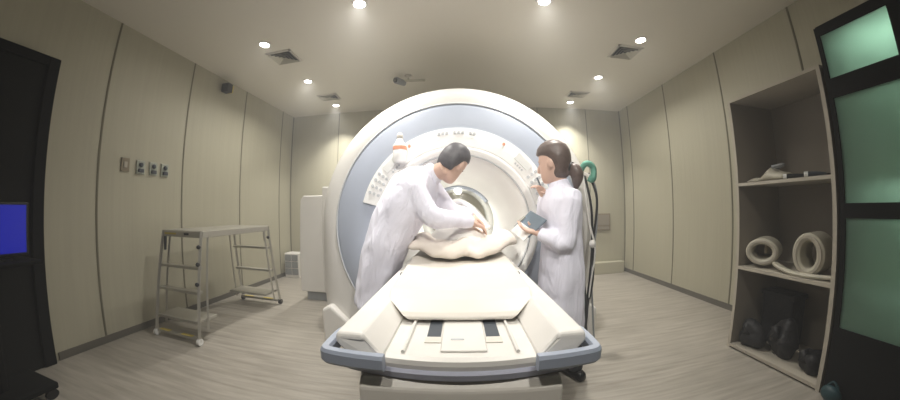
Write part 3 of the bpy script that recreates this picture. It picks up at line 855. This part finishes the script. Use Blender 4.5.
# ------------------------------------------------------------------ step platform on the left
st = thing('step_platform', (-2.35, 2.3, 0), 'metal step platform with ladders at both ends by the left wall', 'step platform')
PX0, PX1, PY0, PY1, PZ = -2.62, -2.11, 1.84, 2.76, .925
b = B(); box(b, (PX0, PY0, PZ - .012), (PX1, PY1, PZ + .004)); obj('platform_deck', b, M['alu'], st, bevel=.004)
b = B()
box(b, (PX0 - .01, PY0, PZ - .055), (PX0 + .012, PY1, PZ - .0)); box(b, (PX1 - .012, PY0, PZ - .055), (PX1 + .01, PY1, PZ - .0))
box(b, (PX0 - .01, PY0 - .012, PZ - .055), (PX1 + .01, PY0 + .01, PZ)); box(b, (PX0 - .01, PY1 - .01, PZ - .055), (PX1 + .01, PY1 + .012, PZ))
obj('edge_frame', b, M['alu'], st, bevel=.004)
for nm, x0, x1 in (('y', PX0 + .03, PX0 + .19), ('y', PX0 + .30, PX0 + .36)):
    obj('marking', box(B(), (x0, PY0 - .015, PZ - .035), (x1, PY0 - .011, PZ - .018)), M['yellow'] if x0 < -2.5 else M['black'], st)
for (ytop, ybot, zs) in ((PY0, 1.70, (.05, .18, .42, .62)), (PY1, 2.90, (.05, .17, .42, .68))):
    near = ybot < 2
    for s, xt, xb in ((-1, PX0, PX0 - .03), (1, PX1, PX1 + .02)):
        b = B()
        tube(b, [(xt, ytop, PZ), (xb, ybot, .03)], .017, 4)
        obj('upright', b, M['alu'], st)
        yi = ytop + (.07 if near else -.07)
        b = B(); tube(b, [(xt, yi, PZ - .03), (xb, (ybot + .11 if near else ybot - .11), .08)], .012, 4); obj('brace', b, M['alu'], st)
        b = B(); tube(b, [(xb - .014, ybot, .031), (xb + .014, ybot, .031)], .029, 14); obj('wheel', b, M['paper'] if near else M['black'], st)
    for i, z in enumerate(zs):
        f = (PZ - z) / (PZ - .03); y = ytop + (ybot - ytop) * f
        xa, xb = PX0 - .03 * f, PX1 + .012 * f
        dep = (.03, .22, .06, .05)[i]
        sgn = 1 if near else -1
        b = B(); box(b, (xa + .01, min(y, y + sgn * dep), z - .012), (xb - .01, max(y, y + sgn * dep), z + .012)); rr = obj('rung', b, M['alu'], st, bevel=.003)
        if i == 0:
            for q0, q1 in ((.08, .32), (.6, .85)):
                obj('marking', box(B(), (xa + (xb - xa) * q0, y - .004 if near else y - .034, z + .012), (xa + (xb - xa) * q1, y + .03 if near else y, z + .0145)), M['yellow'], st)
    b = B(); xx = PX0 + .05 if near else PX1 - .07
    tube(b, [(xx, ytop - (.02 if near else -.02), PZ - .05), (xx + .005, ytop - (.03 if near else -.03), PZ - .17)], .012, 8); obj('lock_lever', b, M['black'], st)
    for z in (.80, .66, .5) if near else (.8,):
        b = B(); f = (PZ - z) / (PZ - .03); ball(b, (PX1 + .02 * f, ytop + (ybot - ytop) * f - .02, z), .018); obj('bolt', b, M['black'], st, smooth=True)

# ------------------------------------------------------------------ shelf unit on the right
sx0, sx1, sy0, sy1 = 2.08, 2.59, .975, 1.665
sh = thing('shelf_unit', (2.33, 1.32, 0), 'open shelf unit with three shelves standing by the right wall', 'shelf')
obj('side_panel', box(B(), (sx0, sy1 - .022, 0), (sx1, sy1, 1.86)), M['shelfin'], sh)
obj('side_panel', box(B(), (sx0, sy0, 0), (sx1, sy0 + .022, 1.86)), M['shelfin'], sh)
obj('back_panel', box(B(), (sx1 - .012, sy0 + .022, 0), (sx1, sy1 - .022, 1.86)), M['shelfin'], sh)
obj('edge_strip', box(B(), (sx0 - .006, sy1 - .022, 0), (sx0, sy1, 1.86)), M['shelf'], sh)
obj('edge_strip', box(B(), (sx0 - .006, sy0, 0), (sx0, sy0 + .022, 1.86)), M['shelf'], sh)
for z in (.035, .64, 1.25):
    obj('shelf_board', box(B(), (sx0 - .006, sy0 + .022, z - .022), (sx1 - .012, sy1 - .022, z)), M['shelf'], sh)
obj('top_board', box(B(), (sx0 - .006, sy0, 1.86), (sx1, sy1, 1.88)), M['shelf'], sh)

# cloth on the top shelf
b = B(); rings = []
for k in range(16):
    u = k / 15; y = 1.63 - .30 * u
    hgt = .015 + .07 * math.exp(-((u - .62) / .16) ** 2) + .02 * math.sin(9 * u) ** 2 + .03 * u
    rings.append([Vector((2.13, y, 1.253)), Vector((2.14, y, 1.256 + hgt * .4)), Vector((2.20, y, 1.256 + hgt)), Vector((2.28, y, 1.26 + hgt * .7 + .01 * math.sin(20 * u))), Vector((2.34, y, 1.258)), Vector((2.34, y, 1.253))])
loft(b, rings)
tag(obj('folded_cloth', b, M['coil'], subsurf=1, loc=(2.23, 1.5, 1.25)), 'crumpled pale cloth at the left end of the top shelf', 'cloth')
t = thing('curled_strap', (2.22, 1.38, 1.25), 'dark grey curled strap lying beside the pale cloth', 'strap')
b = B(); tube(b, spline([(2.16, 1.42, 1.345), (2.2, 1.36, 1.355), (2.24, 1.40, 1.35), (2.2, 1.44, 1.33)], 4), .012, 8); obj('loop', b, M['grey'], t, smooth=True)
for k, (y, yy, m_, lab) in enumerate(((1.30, 1.20, 'black', 'black handheld probe lying in the middle of the top shelf'), (1.16, 1.09, 'slot', 'dark flat pad lying at the right end of the top shelf'))):
    t = thing('probe', (2.2, (y + yy) / 2, 1.25), lab, 'probe')
    b = B(); tube(b, [(2.14, y, 1.268), (2.18, (y + yy) / 2, 1.27), (2.2, yy, 1.266)], [.018, .014, .01], 10, round_ends=True); obj('body', b, M[m_], t, smooth=True)
    b = B(); tube(b, [(2.14, y, 1.268), (2.13, y + .02, 1.268)], .019, 10); obj('tip', b, M['paper'], t)
    b = B(); tube(b, spline([(2.2, yy, 1.266), (2.3, yy - .03, 1.26), (2.38, yy + .1, 1.258), (2.3, yy + .2, 1.258)], 4), .006, 6); obj('cord', b, M['black'], t)


def ring_coil(name, c, rx, rz, depth, rot, thick, lab, m_):
    t = thing(name, (c[0], c[1], c[2] - rz - thick), lab, 'coil')
    Rr = Matrix.Rotation(rot, 3, 'Z')
    b = B(); N = 40
    prof = [(-depth, 0), (-depth * .9, thick), (depth * .9, thick), (depth, 0), (depth * .9, -thick * .6), (-depth * .9, -thick * .6)]
    rings = []
    for k in range(N):
        a = 2 * PI * k / N
        rings.append([Vector(c) + Rr @ Vector((dy, (rx + th) * math.cos(a), (rz + th) * math.sin(a))) for dy, th in prof])
    rings.append(rings[0])
    loft(b, rings, cap=False); bmesh.ops.remove_doubles(b, verts=b.verts, dist=1e-5)
    obj('shell', b, M[m_], t, bevel=.006)
    b = B(); rings = []
    for k in range(N + 1):
        a = 2 * PI * k / N
        rings.append([Vector(c) + Rr @ Vector((-depth * s1, (rx + s2) * math.cos(a), (rz + s2) * math.sin(a))) for s1, s2 in ((1.04, .0), (1.04, thick * .5), (.95, thick * .5), (.95, 0))])
    loft(b, rings, cap=False); bmesh.ops.remove_doubles(b, verts=b.verts, dist=1e-5)
    obj('rim', b, M['shelf'], t)
    return t


tt = ring_coil('body_coil', (2.24, 1.545, .756), .085, .070, .12, .45, .026, 'oval hollow coil lying at the left end of the middle shelf', 'coil')
b = B(); box(b, (2.20, 1.50, .74), (2.29, 1.52, .80)); obj('inner_block', b, M['plate'], tt, bevel=.006)
ring_coil('head_coil', (2.26, 1.195, .776), .066, .105, .11, .15, .030, 'thick round coil standing at the right end of the middle shelf', 'coil')
b = B(); rings = []
for k in range(20):
    u = k / 19; y = 1.40 - .39 * u; x = 2.13 - .035 * math.sin(PI * u); z = .655 + .035 * (2 * u - 1) ** 2 * (1 if u < .5 else .3)
    rings.append([Vector((x, y, z - .012)), Vector((x - .006, y, z)), Vector((x, y, z + .012)), Vector((x + .05, y, z + .008)), Vector((x + .05, y, z - .012))])
loft(b, rings)
tag(obj('curved_pad', b, M['coil'], loc=(2.14, 1.2, .65)), 'thin curved pad lying in front of the round coil', 'pad')


def bag(c, r, lab, cat, m_, nm, seed):
    rnd = random.Random(seed)
    t = thing(nm, (c[0], c[1], c[2] - r[2]), lab, cat)
    b = B(); ball(b, c, r, u=20, v=14)
    for v in b.verts:
        d = v.co - Vector(c)
        v.co += d * (.16 * math.sin(3.1 * d.x / r[0] + seed) + .13 * math.sin(4.3 * d.y / r[1] + seed * 2) + .10 * math.sin(5 * d.z / r[2] + seed) + rnd.uniform(-.05, .05))
        v.co.z = max(v.co.z, c[2] - r[2] * .85)
    obj('sack', b, M[m_], t, smooth=True)
    top = Vector(c) + Vector((-r[0] * .75, .02, r[2] * .45))
    b = B(); tube(b, [top - Vector((0, 0, .03)), top, top + Vector((.01, .02, .035))], [.035, .014, .03], 10); obj('knot', b, M[m_], t, smooth=True)


b = B(); box(b, (2.37, 1.37, .04), (2.53, 1.62, .42)); o = tag(obj('storage_box', b, M['bag'], loc=(2.4, 1.51, .04), bevel=.012), 'dark upright box at the back of the bottom shelf', 'box')
obj('lid', box(B(), (2.36, 1.36, .40), (2.54, 1.63, .435)), M['bag'], o, bevel=.006)
bag((2.20, 1.535, .125), (.09, .085, .10), 'dark grey bag in front of the upright box', 'bag', 'bag', 'bag', 3)
bag((2.24, 1.325, .155), (.10, .085, .135), 'large dark bag in the middle of the bottom shelf', 'bag', 'bag', 'bag', 8)
bag((2.22, 1.11, .10), (.08, .075, .08), 'small dark bag at the right end of the bottom shelf', 'bag', 'bag', 'bag', 5)
t = thing('teal_pouch', (2.0, .93, 0), 'small dark teal pouch on the floor at the foot of the shelf unit', 'pouch')
b = B(); ball(b, (2.03, .895, .05), (.036, .05, .05)); obj('body', b, M['teal'], t, smooth=True)
b = B(); tube(b, spline([(2.04, .87, .09), (2.04, .895, .12), (2.04, .92, .09)], 4), .007, 6); obj('loop', b, M['teal'], t)

# ------------------------------------------------------------------ made-up cabinet standing in for the unclear green panes
cx0, cx1, cy0, cy1, ctop = 2.085, 2.54, .10, .960, 2.09
gc = thing('stand_in_cabinet', (2.3, .53, 0), 'made-up dark cabinet standing in for the green panes at the right edge', 'cabinet')
obj('side_panel', box(B(), (cx0 + .02, cy1 - .018, 0), (cx1, cy1, ctop)), M['dark'], gc)
obj('side_panel', box(B(), (cx0 + .02, cy0, 0), (cx1, cy0 + .018, ctop)), M['dark'], gc)
obj('back_panel', box(B(), (cx1 - .012, cy0 + .018, 0.0), (cx1, cy1 - .018, ctop)), M['paper'], gc)
obj('top_panel', box(B(), (cx0 + .02, cy0, ctop), (cx1, cy1, ctop + .02)), M['dark'], gc)
obj('plinth', box(B(), (cx0 + .02, cy0 + .018, 0), (cx1 - .012, cy1 - .018, .38)), M['dark'], gc)
obj('shelf_board', box(B(), (cx0 + .06, cy0 + .018, 1.225), (cx1 - .012, cy1 - .018, 1.245)), M['shelf'], gc)
obj('shelf_board', box(B(), (cx0 + .06, cy0 + .018, .70), (cx1 - .012, cy1 - .018, .72)), M['shelf'], gc)
for dn, (ya, yb) in enumerate(((.642, .935), (.14, .60))):
    zz = ((.41, 1.01), (1.09, 1.665), (1.775, 2.035))
    b = B(); xa, xb = cx0 - .012, cx0 + .018
    lo_, hi_ = ya - .02, yb + .022
    box(b, (xa, lo_, .03), (xb, ya, ctop)); box(b, (xa, yb, .03), (xb, hi_, ctop))
    for z0, z1 in ((.03, .41), (1.01, 1.09), (1.665, 1.775), (2.035, ctop)): box(b, (xa, ya, z0), (xb, yb, z1))
    dd = obj('door', b, M['dark'], gc, loc=(cx0, (ya + yb) / 2, 1))
    for z0, z1 in zz:
        obj('glass_pane', box(B(), (cx0 - .002, ya, z0), (cx0 + .004, yb, z1)), M['gglass'], dd)
    b = B(); hy_ = ya + .0 if dn == 0 else yb
    tube(b, [(xa - .02, hy_ - .01, 1.02), (xa - .02, hy_ - .01, 1.08)], .006, 8); obj('pull', b, M['alu'], dd)
b = B(); box(b, (cx0 + .28, cy0 + .03, ctop - .03), (cx0 + .32, cy1 - .03, ctop - .01)); obj('fill_strip', b, M['fillstrip'], gc)  # added glowing strip, no known lamp here, brightens the panes
for z_, e_ in ((ctop - .035, 1.1), (1.215, .9), (.69, .4)):  # added fill lamps that light the panes from inside
    ld = bpy.data.lights.new('cabinet_fill', 'AREA'); ld.shape = 'RECTANGLE'; ld.size = .04; ld.size_y = .75; ld.energy = e_; ld.color = (.85, 1, .92)
    lo = bpy.data.objects.new('cabinet_fill', ld); COL.objects.link(lo); lo.location = (cx0 + .30 - 2.3, 0, z_); lo.parent = gc
ring_coil('cabinet_coil', (2.28, .84, .865), .065, .11, .06, .2, .025, 'dark oval coil added behind the lowest green glass pane', 'teal')  # coil put in for a round dark reflection in the glass
